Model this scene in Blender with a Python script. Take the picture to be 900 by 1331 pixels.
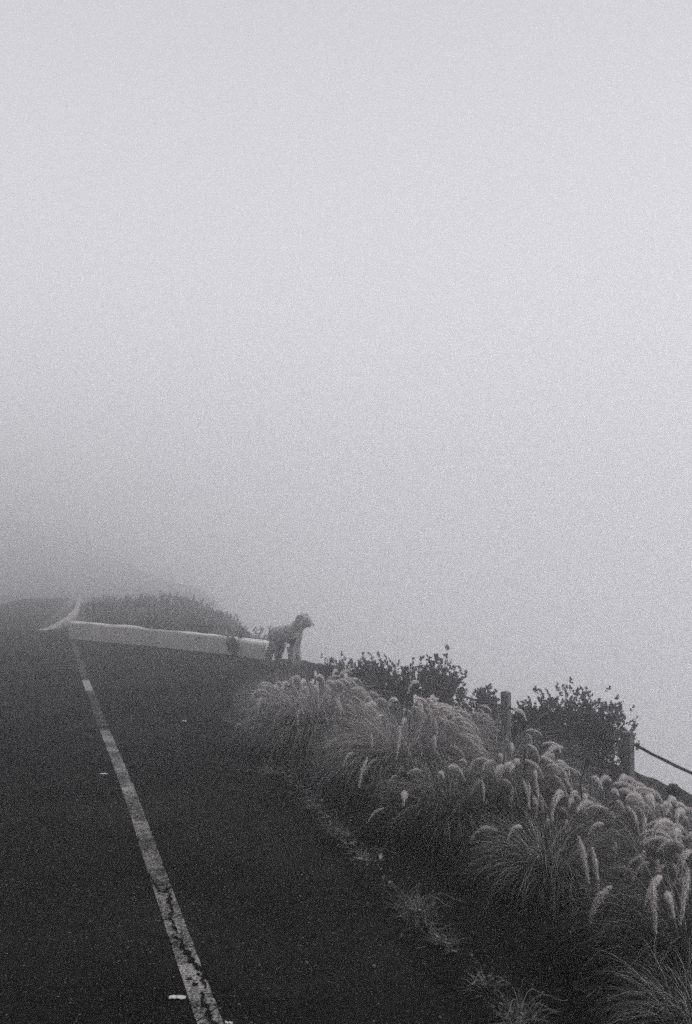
import bpy, bmesh, math, random
import numpy as np
from mathutils import Vector, Matrix, noise

for o in list(bpy.data.objects):
    bpy.data.objects.remove(o)
scene = bpy.context.scene
col = scene.collection
R = math.radians

# ------------------------------------------------------------------ camera
EYE = 1.8
F = 35.0 / 36.0 * 1331.0          # focal length in photograph pixels
PITCH = math.atan((720 - 665.5) / F)
cam_d = bpy.data.cameras.new('camera')
cam = bpy.data.objects.new('camera', cam_d)
col.objects.link(cam)
cam_d.sensor_fit = 'VERTICAL'; cam_d.sensor_height = 36.0; cam_d.sensor_width = 24.0
cam_d.lens = 35.0
cam_d.clip_start = 0.05; cam_d.clip_end = 3000
cam.location = (0, 0, EYE)
cam.rotation_euler = (math.pi / 2 + PITCH, 0, 0)
scene.camera = cam

# ------------------------------------------------------------------ sky, sun, exposure
SUN_EL, SUN_AZ = R(44), R(108)      # ahead of the camera and to its right, behind the cloud
world = bpy.data.worlds.new('World'); scene.world = world; world.use_nodes = True
nt = world.node_tree; nt.nodes.clear()
wo = nt.nodes.new('ShaderNodeOutputWorld'); bg = nt.nodes.new('ShaderNodeBackground')
sky = nt.nodes.new('ShaderNodeTexSky'); sky.sky_type = 'NISHITA'; sky.sun_disc = False
sky.sun_elevation = SUN_EL; sky.sun_rotation = SUN_AZ
sky.dust_density = 4.0; sky.air_density = 1.0
bw = nt.nodes.new('ShaderNodeHueSaturation'); bw.inputs['Saturation'].default_value = 0.0
ov = nt.nodes.new('ShaderNodeMix'); ov.data_type = 'RGBA'
ov.inputs[0].default_value = 0.86                     # closed cloud layer over the sky
ov.inputs[7].default_value = (8.1, 8.05, 8.6, 1)
nt.links.new(sky.outputs[0], bw.inputs['Color'])
nt.links.new(bw.outputs[0], ov.inputs[6])
geo = nt.nodes.new('ShaderNodeTexCoord'); sep = nt.nodes.new('ShaderNodeSeparateXYZ')
nt.links.new(geo.outputs['Generated'], sep.inputs[0])
hz = nt.nodes.new('ShaderNodeMapRange'); hz.inputs[1].default_value = 0.0; hz.inputs[2].default_value = 0.75
hz.inputs[3].default_value = 1.25; hz.inputs[4].default_value = 0.72   # cloud layer thins towards the horizon
nt.links.new(sep.outputs[2], hz.inputs[0])
vm = nt.nodes.new('ShaderNodeVectorMath'); vm.operation = 'SCALE'
nt.links.new(ov.outputs[2], vm.inputs[0]); nt.links.new(hz.outputs[0], vm.inputs['Scale'])
nt.links.new(vm.outputs[0], bg.inputs['Color'])
bg.inputs['Strength'].default_value = 0.1
nt.links.new(bg.outputs[0], wo.inputs[0])
world.cycles.sampling_method = 'AUTOMATIC'

sd = bpy.data.lights.new('sun', 'SUN'); sd.energy = 1.5; sd.angle = R(50); sd.color = (1, 0.985, 0.96)
sun = bpy.data.objects.new('sun', sd); col.objects.link(sun)
sv = Vector((math.sin(SUN_AZ) * math.cos(SUN_EL), math.cos(SUN_AZ) * math.cos(SUN_EL), math.sin(SUN_EL)))
sun.rotation_euler = (-sv).to_track_quat('-Z', 'Y').to_euler()

scene.view_settings.view_transform = 'Standard'
scene.view_settings.look = 'None'
scene.view_settings.gamma = 1.0
scene.view_settings.use_curve_mapping = False
scene.view_settings.exposure = 0.0
scene.render.engine = 'CYCLES'
cy = scene.cycles
cy.use_denoising = False           # the photograph is grainy film
cy.use_adaptive_sampling = True; cy.adaptive_threshold = 0.03; cy.adaptive_min_samples = 72
cy.max_bounces = 14; cy.diffuse_bounces = 3; cy.glossy_bounces = 2
cy.transmission_bounces = 3; cy.transparent_max_bounces = 8; cy.volume_bounces = 12
cy.sample_clamp_indirect = 4.0
FOG = 0.0285

# ------------------------------------------------------------------ placement maths
CP, SP = math.cos(PITCH), math.sin(PITCH)
def W(px, py, Y):
    """Point of the place at depth Y (metres ahead) for a spot of the photograph."""
    xc = (px - 450) / F; yc = (665.5 - py) / F
    d = Vector((xc, CP - yc * SP, SP + yc * CP)); s = Y / d.y
    return Vector((d.x * s, Y, EYE + d.z * s))
P0 = (-0.524, 3.81); D = (-0.291, 0.957); N = (0.957, 0.291)
def XY(t, u): return (P0[0] + D[0]*t + N[0]*u, P0[1] + D[1]*t + N[1]*u)
def TU(x, y):
    dx, dy = x - P0[0], y - P0[1]
    return dx*D[0] + dy*D[1], dx*N[0] + dy*N[1]

def sst(a, b, v):
    k = np.clip((v - a) / (b - a), 0, 1); return k*k*(3 - 2*k)
def bend(t): return 0.0035 * np.clip(t - 18, 0, 95)**2 + np.clip(t - 113, 0, None) * 0.62
ROAD_R_T = [-14, -0.35, 2, 4.3, 6.8, 9.0, 11.0, 12.4, 13.6, 15.0, 16.5, 18.0, 19.5, 21, 23.3, 25.9, 29.3, 34, 41, 50, 70, 110]
ROAD_R_U = [1.1, 1.15, 1.24, 1.32, 1.5, 1.82, 2.7, 3.4, 3.35, 2.75, 1.95, 1.1, 0.3, -0.35, -0.75, -0.55, -0.25, 0.05, 0.5, 1.05, 6.0, 26.0]
def road_r(t): return np.interp(t, ROAD_R_T, ROAD_R_U)
def road_l(t): return -3.7 + bend(t)
def base_z(t): return -0.22 * sst(19.5, 26, t)
EDGE_T = [-14, 9, 11, 12.3, 12.9, 13.5, 15, 18, 20, 22.5, 28, 60]
EDGE_U = [5.3, 5.3, 4.4, 3.9, 3.75, 3.05, 2.7, 2.6, 2.7, 3.1, 4.0, 9]
def far_hill(x, y):
    """The mountainside the road runs towards, rising to the left of the bend."""
    az = sst(0.13, 0.44, -x / np.maximum(y, 1.0)) * (y > 1)
    k = np.clip(y - 62, 0, None); rise = np.where(k < 16, k*k/32, k - 8) * 0.155
    return 17 * np.tanh(rise / 17) * az
def vnoise(x, y, s, seed=0.0):
    x = np.atleast_1d(np.asarray(x, float)); y = np.atleast_1d(np.asarray(y, float))
    x, y = np.broadcast_arrays(x, y)
    out = np.array([noise.noise(Vector((a*s + seed, b*s - seed, seed*1.7))) for a, b in zip(x.ravel(), y.ravel())])
    return out.reshape(x.shape)
def ground_z(x, y, detail=True):
    """Height of the ground: road bench, verge, drop to the right, hillside and an added shading slope to the left."""
    x = np.asarray(x, float); y = np.asarray(y, float)
    t, u = TU(x, y)
    z = base_z(t) - 0.02
    shoulder = np.where(t < 8.5, 2.3, np.interp(t, [8.5, 12], [2.3, 3.5]))
    edge = np.interp(t, EDGE_T, EDGE_U)
    fade = np.where(t < 10, 1.0, np.interp(t, [10, 12], [1.0, 0.15]))
    z = z - 0.42 * sst(shoulder, shoulder + 1.2, u) * fade
    over = np.clip(u - edge, 0, None)
    z = z - np.where(over < 3, over * 0.75 + over**2 * 0.06, 2.79 + (over - 3) * 1.15)
    lb = np.clip(-3.95 - u, 0, None)
    near = 1 - sst(3, 14, t)
    shade_bank = lb * 2.6 * near * sst(0, 1.2, lb)          # unseen steep slope added left of the road to shade the foreground
    z = z + 16 * np.tanh(shade_bank / 16) + far_hill(x, y)
    z = np.clip(z, -118, 17.5)
    if detail:
        off = np.where((u > road_r(t) - 0.05) | (u < road_l(t)), 1.0, 0.0)
        z = z + off * (0.03 * vnoise(x, y, 1.7, 3.1) + 0.012 * vnoise(x, y, 6.0, 9.0)) * (1 + 10*sst(2, 10, lb))
    return z
def gz(x, y): return float(np.asarray(ground_z(np.array([x]), np.array([y])))[0])

# ------------------------------------------------------------------ materials
def mat(name):
    m = bpy.data.materials.new(name); m.use_nodes = True
    n = m.node_tree; n.nodes.clear()
    out = n.nodes.new('ShaderNodeOutputMaterial')
    return m, n, out
def nd(n, typ, **kw):
    a = n.nodes.new(typ)
    for k, v in kw.items():
        if k in a.inputs.keys(): a.inputs[k].default_value = v
        else: setattr(a, k, v)
    return a
def ramp(n, src, stops):
    r = n.nodes.new('ShaderNodeValToRGB'); e = r.color_ramp.elements
    while len(e) < len(stops): e.new(0.5)
    for k, (p, c) in enumerate(stops):
        e[k].position = p; e[k].color = (c[0], c[1], c[2], 1) if not isinstance(c, float) else (c, c, c, 1)
    n.links.new(src, r.inputs[0]); return r
def g(v, warm=0.03): return (v*(1 + warm), v, v*(1 - warm*0.3))

def rock_like(name, lo, hi, scale, rough=0.95, bump=0.4, fine=60.0, speck=None, patch=None, far=None):
    m, n, out = mat(name)
    tc = nd(n, 'ShaderNodeTexCoord')
    a = nd(n, 'ShaderNodeTexNoise', Scale=scale, Detail=8.0, Roughness=0.65)
    b = nd(n, 'ShaderNodeTexNoise', Scale=fine, Detail=4.0, Roughness=0.7)
    n.links.new(tc.outputs['Object'], a.inputs['Vector']); n.links.new(tc.outputs['Object'], b.inputs['Vector'])
    mx = nd(n, 'ShaderNodeMath', operation='ADD'); mx.inputs[1].default_value = 0
    h = nd(n, 'ShaderNodeMath', operation='MULTIPLY'); h.inputs[1].default_value = 0.5
    ad = nd(n, 'ShaderNodeMath', operation='MULTIPLY_ADD'); ad.inputs[1].default_value = 0.5
    n.links.new(a.outputs[0], h.inputs[0]); n.links.new(b.outputs[0], ad.inputs[0]); n.links.new(h.outputs[0], ad.inputs[2])
    r = ramp(n, ad.outputs[0], [(0.3, g(lo)), (0.72, g(hi))])
    p = nd(n, 'ShaderNodeBsdfPrincipled', Roughness=rough)
    p.inputs['Specular IOR Level'].default_value = 0.06
    c = r.outputs[0]
    if speck:
        v = nd(n, 'ShaderNodeTexVoronoi', Scale=speck[0]); v.feature = 'F1'
        n.links.new(tc.outputs['Object'], v.inputs['Vector'])
        w = nd(n, 'ShaderNodeTexWhiteNoise'); w.noise_dimensions = '3D'
        n.links.new(v.outputs['Position'], w.inputs['Vector'])
        wr = ramp(n, w.outputs[0], [(0.0, 0.0), (speck[1], 0.0), (speck[1] + 0.03, 1.0)])
        dr = ramp(n, v.outputs['Distance'], [(0.3, 1.0), (0.5, 0.0)])
        mm = nd(n, 'ShaderNodeMath', operation='MULTIPLY')
        n.links.new(wr.outputs[0], mm.inputs[0]); n.links.new(dr.outputs[0], mm.inputs[1])
        mix = nd(n, 'ShaderNodeMix', data_type='RGBA')
        n.links.new(mm.outputs[0], mix.inputs[0]); n.links.new(c, mix.inputs[6])
        mix.inputs[7].default_value = (*g(speck[2]), 1)
        c = mix.outputs[2]
    if patch:      # broad worn and damp areas
        pn = nd(n, 'ShaderNodeTexNoise', Scale=patch, Detail=5.0, Roughness=0.6)
        n.links.new(tc.outputs['Object'], pn.inputs['Vector'])
        pr = ramp(n, pn.outputs[0], [(0.32, (0.5, 0.5, 0.5)), (0.68, (1.5, 1.5, 1.5))])
        pm = nd(n, 'ShaderNodeMix', data_type='RGBA', blend_type='MULTIPLY'); pm.inputs[0].default_value = 1.0
        n.links.new(c, pm.inputs[6]); n.links.new(pr.outputs[0], pm.inputs[7]); c = pm.outputs[2]
    if far:        # mist painted into the ground colour, paler with distance
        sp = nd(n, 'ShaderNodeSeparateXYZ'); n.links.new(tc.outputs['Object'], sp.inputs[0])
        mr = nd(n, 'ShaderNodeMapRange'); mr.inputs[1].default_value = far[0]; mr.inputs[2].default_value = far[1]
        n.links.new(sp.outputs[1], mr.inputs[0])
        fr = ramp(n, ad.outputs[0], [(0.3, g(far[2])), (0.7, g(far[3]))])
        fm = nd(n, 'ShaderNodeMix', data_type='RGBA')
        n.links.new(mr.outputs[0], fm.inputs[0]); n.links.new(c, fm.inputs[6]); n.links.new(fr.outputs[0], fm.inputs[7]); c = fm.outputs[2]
    n.links.new(c, p.inputs['Base Color'])
    bp = nd(n, 'ShaderNodeBump', Strength=bump, Distance=0.01)
    n.links.new(ad.outputs[0], bp.inputs['Height']); n.links.new(bp.outputs[0], p.inputs['Normal'])
    n.links.new(p.outputs[0], out.inputs[0])
    return m

M = {}
M['asphalt'] = rock_like('asphalt', 0.005, 0.026, 0.8, 0.95, 0.7, 140.0, (75.0, 0.965, 0.18), patch=0.55)
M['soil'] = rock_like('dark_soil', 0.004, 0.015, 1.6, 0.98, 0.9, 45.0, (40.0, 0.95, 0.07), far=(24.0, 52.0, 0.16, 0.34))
M['wall'] = rock_like('whitewashed_wall', 0.55, 0.85, 1.6, 0.95, 0.5, 30.0)
M['kerb'] = rock_like('kerb_paint', 0.28, 0.46, 2.0, 0.85, 0.3, 40.0)
M['crack'] = rock_like('crack', 0.004, 0.012, 3.0, 1.0, 0.3)
M['stone'] = rock_like('pale_pebble', 0.12, 0.3, 4.0, 0.9, 0.3)
M['paper'] = rock_like('paper_scrap', 0.6, 0.75, 8.0, 0.9, 0.2)
M['dogskin'] = rock_like('dog_coat', 0.32, 0.55, 9.0, 1.0, 0.8, 60.0)
M['black'] = rock_like('dark_wet', 0.01, 0.02, 9.0, 0.4, 0.1)
M['bark'] = rock_like('bark', 0.03, 0.09, 9.0, 0.95, 0.8, 50.0)
M['rope'] = rock_like('rope', 0.02, 0.05, 20.0, 0.95, 0.8, 120.0)

def paint(name, lo, hi, cover):
    m, n, out = mat(name)
    tc = nd(n, 'ShaderNodeTexCoord')
    a = nd(n, 'ShaderNodeTexNoise', Scale=14.0, Detail=9.0, Roughness=0.75)
    b = nd(n, 'ShaderNodeTexNoise', Scale=85.0, Detail=3.0, Roughness=0.75)
    q = nd(n, 'ShaderNodeTexNoise', Scale=2.3, Detail=4.0, Roughness=0.6)
    for k in (a, b, q): n.links.new(tc.outputs['Object'], k.inputs['Vector'])
    s1 = nd(n, 'ShaderNodeMath', operation='MULTIPLY_ADD'); s1.inputs[1].default_value = 0.3
    s0 = nd(n, 'ShaderNodeMath', operation='MULTIPLY'); s0.inputs[1].default_value = 0.7
    n.links.new(b.outputs[0], s0.inputs[0]); n.links.new(a.outputs[0], s1.inputs[0]); n.links.new(s0.outputs[0], s1.inputs[2])
    s2 = nd(n, 'ShaderNodeMath', operation='MULTIPLY_ADD'); s2.inputs[1].default_value = 0.45
    n.links.new(q.outputs[0], s2.inputs[0]); n.links.new(s1.outputs[0], s2.inputs[2])
    r = ramp(n, s2.outputs[0], [(cover - 0.06, g(0.02)), (cover, g(lo)), (cover + 0.16, g(hi))])
    p = nd(n, 'ShaderNodeBsdfPrincipled', Roughness=0.9); p.inputs['Specular IOR Level'].default_value = 0.2
    n.links.new(r.outputs[0], p.inputs['Base Color'])
    bp = nd(n, 'ShaderNodeBump', Strength=0.6, Distance=0.006)
    n.links.new(s2.outputs[0], bp.inputs['Height']); n.links.new(bp.outputs[0], p.inputs['Normal'])
    n.links.new(p.outputs[0], out.inputs[0])
    return m
M['line'] = paint('worn_line_paint', 0.06, 0.42, 0.685)
M['line_bright'] = paint('line_paint', 0.22, 0.36, 0.62)
M['line_faint'] = paint('faded_line_paint', 0.08, 0.16, 0.76)

def leafy(name, dark, light, trans=0.35, rough=0.7):
    """Leaf material: each blade or leaf carries its own shade number 0..1."""
    m, n, out = mat(name)
    at = nd(n, 'ShaderNodeAttribute', attribute_name='shade')
    r = ramp(n, at.outputs['Fac'], [(0.0, g(dark)), (0.75, g((dark + light*0.3))), (1.0, g(light))])
    d = nd(n, 'ShaderNodeBsdfDiffuse'); tl = nd(n, 'ShaderNodeBsdfTranslucent')
    mx = nd(n, 'ShaderNodeMixShader'); mx.inputs[0].default_value = trans
    n.links.new(r.outputs[0], d.inputs[0]); n.links.new(r.outputs[0], tl.inputs[0])
    n.links.new(d.outputs[0], mx.inputs[1]); n.links.new(tl.outputs[0], mx.inputs[2])
    n.links.new(mx.outputs[0], out.inputs[0])
    return m
M['blade'] = leafy('fountain_grass_blade', 0.028, 0.62, 0.45)
M['straw'] = leafy('dry_straw', 0.10, 0.5, 0.35)
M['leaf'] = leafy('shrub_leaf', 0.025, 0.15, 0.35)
M['faint_leaf'] = leafy('mist_pale_leaf', 0.16, 0.42, 0.35)  # leaf colour lightened to imitate mist over the farthest bushes
M['hedge_leaf'] = leafy('haze_pale_leaf', 0.16, 0.45, 0.35)  # hedge leaves made paler, fog put into their colour
M['plume'] = leafy('seed_plume', 0.72, 0.88, 0.42)
M['fur'] = leafy('dog_fur', 0.36, 0.62, 0.3)

def wood():
    m, n, out = mat('weathered_post_wood')
    tc = nd(n, 'ShaderNodeTexCoord'); mp = nd(n, 'ShaderNodeMapping'); mp.inputs['Scale'].default_value = (26, 26, 2.2)
    a = nd(n, 'ShaderNodeTexNoise', Scale=1.5, Detail=9.0, Roughness=0.7)
    n.links.new(tc.outputs['Object'], mp.inputs[0]); n.links.new(mp.outputs[0], a.inputs['Vector'])
    r = ramp(n, a.outputs[0], [(0.3, g(0.05)), (0.5, g(0.16)), (0.72, g(0.32))])
    p = nd(n, 'ShaderNodeBsdfPrincipled', Roughness=0.95)
    n.links.new(r.outputs[0], p.inputs['Base Color'])
    bp = nd(n, 'ShaderNodeBump', Strength=0.8, Distance=0.008)
    n.links.new(a.outputs[0], bp.inputs['Height']); n.links.new(bp.outputs[0], p.inputs['Normal'])
    n.links.new(p.outputs[0], out.inputs[0]); return m
M['wood'] = wood()

# ------------------------------------------------------------------ object helpers
def link(name, me, m=None, parent=None, loc=(0, 0, 0)):
    o = bpy.data.objects.new(name, me); col.objects.link(o); o.location = loc
    if m is not None: me.materials.append(m)
    if parent is not None: o.parent = parent
    return o
def meshdata(name, v, f, shade=None, smooth=False):
    me = bpy.data.meshes.new(name)
    v = np.asarray(v, dtype=np.float32); f = [tuple(int(i) for i in q) for q in f] if not isinstance(f, np.ndarray) else f
    if isinstance(f, np.ndarray):
        nf, k = f.shape
        me.vertices.add(len(v)); me.vertices.foreach_set('co', v.ravel())
        me.loops.add(nf*k); me.loops.foreach_set('vertex_index', f.astype(np.int32).ravel())
        me.polygons.add(nf); me.polygons.foreach_set('loop_start', np.arange(0, nf*k, k, dtype=np.int32))
        me.update(calc_edges=True)
    else:
        me.from_pydata([tuple(map(float, q)) for q in v], [], f); me.update()
    if shade is not None:
        a = me.attributes.new('shade', 'FLOAT', 'POINT'); a.data.foreach_set('value', np.asarray(shade, np.float32))
    if smooth: me.polygons.foreach_set('use_smooth', [True]*len(me.polygons))
    return me
def thing(name, loc, label, cat, group=None, rz=0.0):
    o = bpy.data.objects.new(name, None); col.objects.link(o); o.empty_display_size = 0.1
    o.location = loc; o.rotation_euler.z = rz
    return tag(o, label, cat, group)
def tag(o, label, cat, group=None):
    o['label'] = label; o['category'] = cat; o['kind'] = 'thing'
    if group: o['group'] = group
    return o
def kind(o, k): o['kind'] = k; return o

def blades(rng, base, az, length, e0, droop, width, segs=6, shade=None, curl=None):
    """Arching grass blades as thin tapered strips; all inputs are arrays of one length."""
    n = len(az); s = np.linspace(0, 1, segs + 1)
    ang = e0[:, None] - droop[:, None] * s[None, :]**1.3
    az_s = az[:, None] + (curl[:, None] if curl is not None else 0) * s[None, :]
    step = length[:, None] / segs
    ca = np.cos(ang)
    dx, dy, dz = ca*np.cos(az_s), ca*np.sin(az_s), np.sin(ang)
    P = np.zeros((n, segs + 1, 3))
    for k, d in enumerate((dx, dy, dz)):
        P[:, 1:, k] = np.cumsum(d[:, :-1]*step, axis=1)
    P += base[:, None, :]
    side = np.stack([-np.sin(az_s), np.cos(az_s), np.zeros_like(az_s)], -1)
    tw = rng.uniform(-0.7, 0.7, n)[:, None]
    side = side * np.cos(tw)[..., None] + np.stack([np.zeros_like(az_s)]*2 + [np.ones_like(az_s)], -1) * np.sin(tw)[..., None]
    w = width[:, None] * (1 - 0.92*s[None, :]**1.6) * 0.5
    A = P - side*w[..., None]; B = P + side*w[..., None]
    V = np.stack([A, B], 2).reshape(-1, 3)
    i = (np.arange(n)*(segs + 1)*2)[:, None] + (np.arange(segs)*2)[None, :]
    Fq = np.stack([i, i + 1, i + 3, i + 2], -1).reshape(-1, 4)
    sh = np.repeat(shade if shade is not None else rng.random(n), (segs + 1)*2)
    return V, Fq, sh
def join(parts):
    V, Fq, S, k = [], [], [], 0
    for v, f, s in parts:
        V.append(v); Fq.append(f + k); S.append(s); k += len(v)
    return np.concatenate(V), np.concatenate(Fq), np.concatenate(S)

def tube(pts, rad, nseg=8, cap=True):
    pts = [Vector(p) for p in pts]; V = []; Fc = []
    for k, p in enumerate(pts):
        a = pts[max(k - 1, 0)]; b = pts[min(k + 1, len(pts) - 1)]
        d = (b - a).normalized(); x = d.orthogonal().normalized() if k == 0 else (xp - d*xp.dot(d)).normalized()
        xp = x; y = d.cross(x)
        r = rad[k] if hasattr(rad, '__len__') else rad
        for j in range(nseg):
            q = 2*math.pi*j/nseg
            V.append(p + x*math.cos(q)*r + y*math.sin(q)*r)
    for k in range(len(pts) - 1):
        for j in range(nseg):
            j2 = (j + 1) % nseg
            Fc.append((k*nseg + j, k*nseg + j2, (k + 1)*nseg + j2, (k + 1)*nseg + j))
    if cap:
        Fc.append(tuple(range(nseg))[::-1]); Fc.append(tuple((len(pts) - 1)*nseg + j for j in range(nseg)))
    return V, Fc

# ------------------------------------------------------------------ the setting: ground, road
def stretched(near_lo, near_hi, step, lo, hi, grow):
    a = list(np.arange(near_lo, near_hi, step)); s = step; v = a[-1]
    while v < hi: s *= grow; v += s; a.append(v)
    s = step; v = a[0]; pre = []
    while v > lo: s *= grow; v -= s; pre.append(v)
    return np.array(pre[::-1] + a)
gx = stretched(-6, 6, 0.14, -190, 230, 1.07); gy = stretched(2, 20, 0.16, -60, 330, 1.07)
X, Y = np.meshgrid(gx, gy)
Z = ground_z(X, Y)
# unseen cliff added behind the camera to block sky and darken the foreground
Z = np.where(Y < -5, np.maximum(Z, np.minimum(17, 3.0*np.clip(-Y - 5, 0, None)) - 0.02), Z)
Z = np.clip(Z, -118, 17.5)
nx, ny = len(gx), len(gy)
V = np.stack([X, Y, Z], -1).reshape(-1, 3)
idx = np.arange(nx*ny).reshape(ny, nx)
Fq = np.stack([idx[:-1, :-1], idx[:-1, 1:], idx[1:, 1:], idx[1:, :-1]], -1).reshape(-1, 4)
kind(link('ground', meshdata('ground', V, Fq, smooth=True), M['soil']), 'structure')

ts = stretched(-6, 20, 0.06, -14, 43, 1.04); NU = 14
V = []
for i, t in enumerate(ts):
    jag = 0.06*noise.noise(Vector((t*1.6, 0, 4))) + 0.05*noise.noise(Vector((t*6, 2, 4))) + 0.03*noise.noise(Vector((t*17, 2, 4)))
    ul, ur = float(road_l(t)), float(road_r(t)) + jag
    if ur < ul + 1: ur = ul + 1
    for j in range(NU):
        u = ul + (ur - ul)*j/(NU - 1); x, y = XY(t, u)
        z = float(base_z(t)) + float(far_hill(np.float64(x), np.float64(y))) + 0.006*noise.noise(Vector((x*0.7, y*0.7, 1)))
        if j == NU - 1: z -= 0.035
        V.append((x, y, z))
idx = np.arange(len(ts)*NU).reshape(len(ts), NU)
Fq = np.stack([idx[:-1, :-1], idx[:-1, 1:], idx[1:, 1:], idx[1:, :-1]], -1).reshape(-1, 4)
kind(link('road', meshdata('road', np.array(V), Fq, smooth=True), M['asphalt']), 'structure')

def line_u(t): return float(np.interp(t, [-2, 0, 1, 2, 3, 4, 5, 6, 7, 8.5, 10, 13], [0.027, 0.027, 0.027, 0.03, 0.036, 0.04, 0.035, 0.026, 0.016, 0.006, 0.0, 0.004])) + 0.008*noise.noise(Vector((t*0.5, 7, 0)))
def road_z(t, u):
    x, y = XY(t, u); return float(base_z(t)) + 0.006*noise.noise(Vector((x*0.7, y*0.7, 1)))
def strip(name, t0, t1, m, w=0.098):
    V, Fc = [], []
    tt = np.arange(t0, t1, 0.025)
    for k, t in enumerate(tt):
        for s in (-1, 0, 1):
            u = line_u(t) + s*(w/2 + 0.004*noise.noise(Vector((t*14, s*3, 2))) + 0.003*noise.noise(Vector((t*45, s*5, 2))))
            x, y = XY(t, u); V.append((x, y, road_z(t, u) + 0.004))
    for k in range(len(tt) - 1):
        for s in (0, 1): Fc.append((3*k + s, 3*k + s + 1, 3*k + s + 4, 3*k + s + 3))
    return kind(link(name, meshdata(name, V, Fc), m), 'structure')
def tY(Yv): return (Yv - 3.81)/0.957
strip('edge_line', -1.5, tY(10.35), M['line'])
strip('edge_line', tY(10.45), tY(13.2), M['line_faint'])
strip('edge_line', tY(13.2), tY(14.3), M['line_bright'])
strip('edge_line', tY(14.3), tY(20.6), M['line_faint'])

# cracks that run through the painted line
rng = np.random.default_rng(5)
V, Fc = [], []
def crack(t0, u0, t1, u1, w, wob):
    n = max(4, int(abs(t1 - t0)/0.018) + int(abs(u1 - u0)/0.018)); k0 = len(V)
    off = 0
    for k in range(n + 1):
        s = k/n; off = off*0.8 + rng.normal(0, wob)
        t = t0 + (t1 - t0)*s; u = u0 + (u1 - u0)*s + off
        ww = w*(0.25 + abs(rng.normal(0, 0.75)))*math.sin(math.pi*min(1, max(0.04, s*0.96 + 0.02)))**0.4
        dt, du = t1 - t0, u1 - u0; L = math.hypot(dt, du); nt_, nu_ = -du/L, dt/L
        for sg in (-1, 1):
            a, b = t + nt_*ww*sg*0.5, u + line_u(t) + nu_*ww*sg*0.5
            x, y = XY(a, b); V.append((x, y, road_z(a, b) + 0.008))
    for k in range(n):
        Fc.append((k0 + 2*k, k0 + 2*k + 1, k0 + 2*k + 3, k0 + 2*k + 2))
for _k in range(46):      # chips out of the paint
    _t = rng.uniform(-0.8, 4.2); _u = rng.uniform(-0.045, 0.045)
    crack(_t, _u, _t + rng.uniform(-0.05, 0.05), _u + rng.uniform(-0.03, 0.03), rng.uniform(0.006, 0.016), 0.003)
crack(-0.6, 0.005, 0.35, 0.012, 0.022, 0.006)
crack(0.38, 0.02, 0.95, 0.0, 0.024, 0.007)
crack(0.9, -0.01, 1.75, 0.022, 0.016, 0.006)
crack(1.72, 0.10, 1.62, -0.02, 0.026, 0.004)
crack(1.62, -0.02, 1.95, -0.05, 0.012, 0.003)
crack(0.62, 0.06, 0.7, -0.05, 0.008, 0.004)
crack(0.1, -0.05, 0.2, 0.05, 0.008, 0.004)
crack(1.2, -0.06, 1.26, 0.05, 0.009, 0.004)
crack(1.66, 0.06, 1.5, 0.30, 0.012, 0.006)
crack(0.95, 0.0, 1.12, -0.22, 0.008, 0.005)
crack(0.3, 0.03, 0.18, 0.34, 0.009, 0.006)
crack(1.9, -0.05, 2.7, -0.10, 0.007, 0.006)
kind(link('road_crack', meshdata('road_crack', V, Fc), M['crack']), 'structure')

# ------------------------------------------------------------------ low wall, kerb
def swept_wall(pts, h0, h1, thick, lump):
    V, Fc = [], []; n = len(pts)
    for k, (x, y) in enumerate(pts):
        a = pts[max(0, k - 1)]; b = pts[min(n - 1, k + 1)]
        dx, dy = b[0] - a[0], b[1] - a[1]; L = math.hypot(dx, dy); px, py = -dy/L, dx/L
        zt = h0 + (h1 - h0)*k/(n - 1); zb = gz(x, y) - 0.25
        for (o, z) in ((-1, zb), (-1, zt - 0.03), (-0.8, zt), (0.8, zt), (1, zt - 0.03), (1, zb)):
            j = lump*noise.noise(Vector((x*2, y*2, o + z*2)))
            V.append((x + px*(o*thick/2 + j), y + py*(o*thick/2 + j), z + j*0.7))
    for k in range(n - 1):
        for j in range(5): Fc.append((6*k + j, 6*k + j + 1, 6*k + j + 7, 6*k + j + 6))
    Fc.append(tuple(range(6))[::-1]); Fc.append(tuple(6*(n - 1) + j for j in range(6)))
    return V, Fc
def lerp_pts(ctrl, n):
    ctrl = [Vector((c[0], c[1])) for c in ctrl]; d = [0]
    for a, b in zip(ctrl, ctrl[1:]): d.append(d[-1] + (b - a).length)
    s = np.linspace(0, d[-1], n)
    return list(zip(np.interp(s, d, [c.x for c in ctrl]), np.interp(s, d, [c.y for c in ctrl])))
wl = lerp_pts([W(94, 829, 21.3).xy, W(200, 838, 19.6).xy, W(300, 848, 18.0).xy, W(352, 858, 17.1).xy], 70)
V, Fc = swept_wall(wl, 0.37, 0.29, 0.18, 0.035)
w = tag(link('low_wall', meshdata('low_wall', V, Fc), M['wall']), 'low pale rendered wall in the mist, closing the lay-by behind the dog', 'wall')
kp = [(52, 820), (64, 817), (75, 812), (90, 803), (100, 792), (104, 782), (105, 776)]
kc = []
for (px, py) in kp:
    Yv = 1294*1.93/(py - 720); kc.append(W(px, py, Yv).xy)
kc = lerp_pts(kc, 60)
V, Fc = swept_wall(kc, -0.10, -0.05, 0.2, 0.008)
tag(link('kerb', meshdata('kerb', V, Fc), M['kerb']), 'white painted kerb curving away along the far road edge in the mist', 'kerb')

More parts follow.
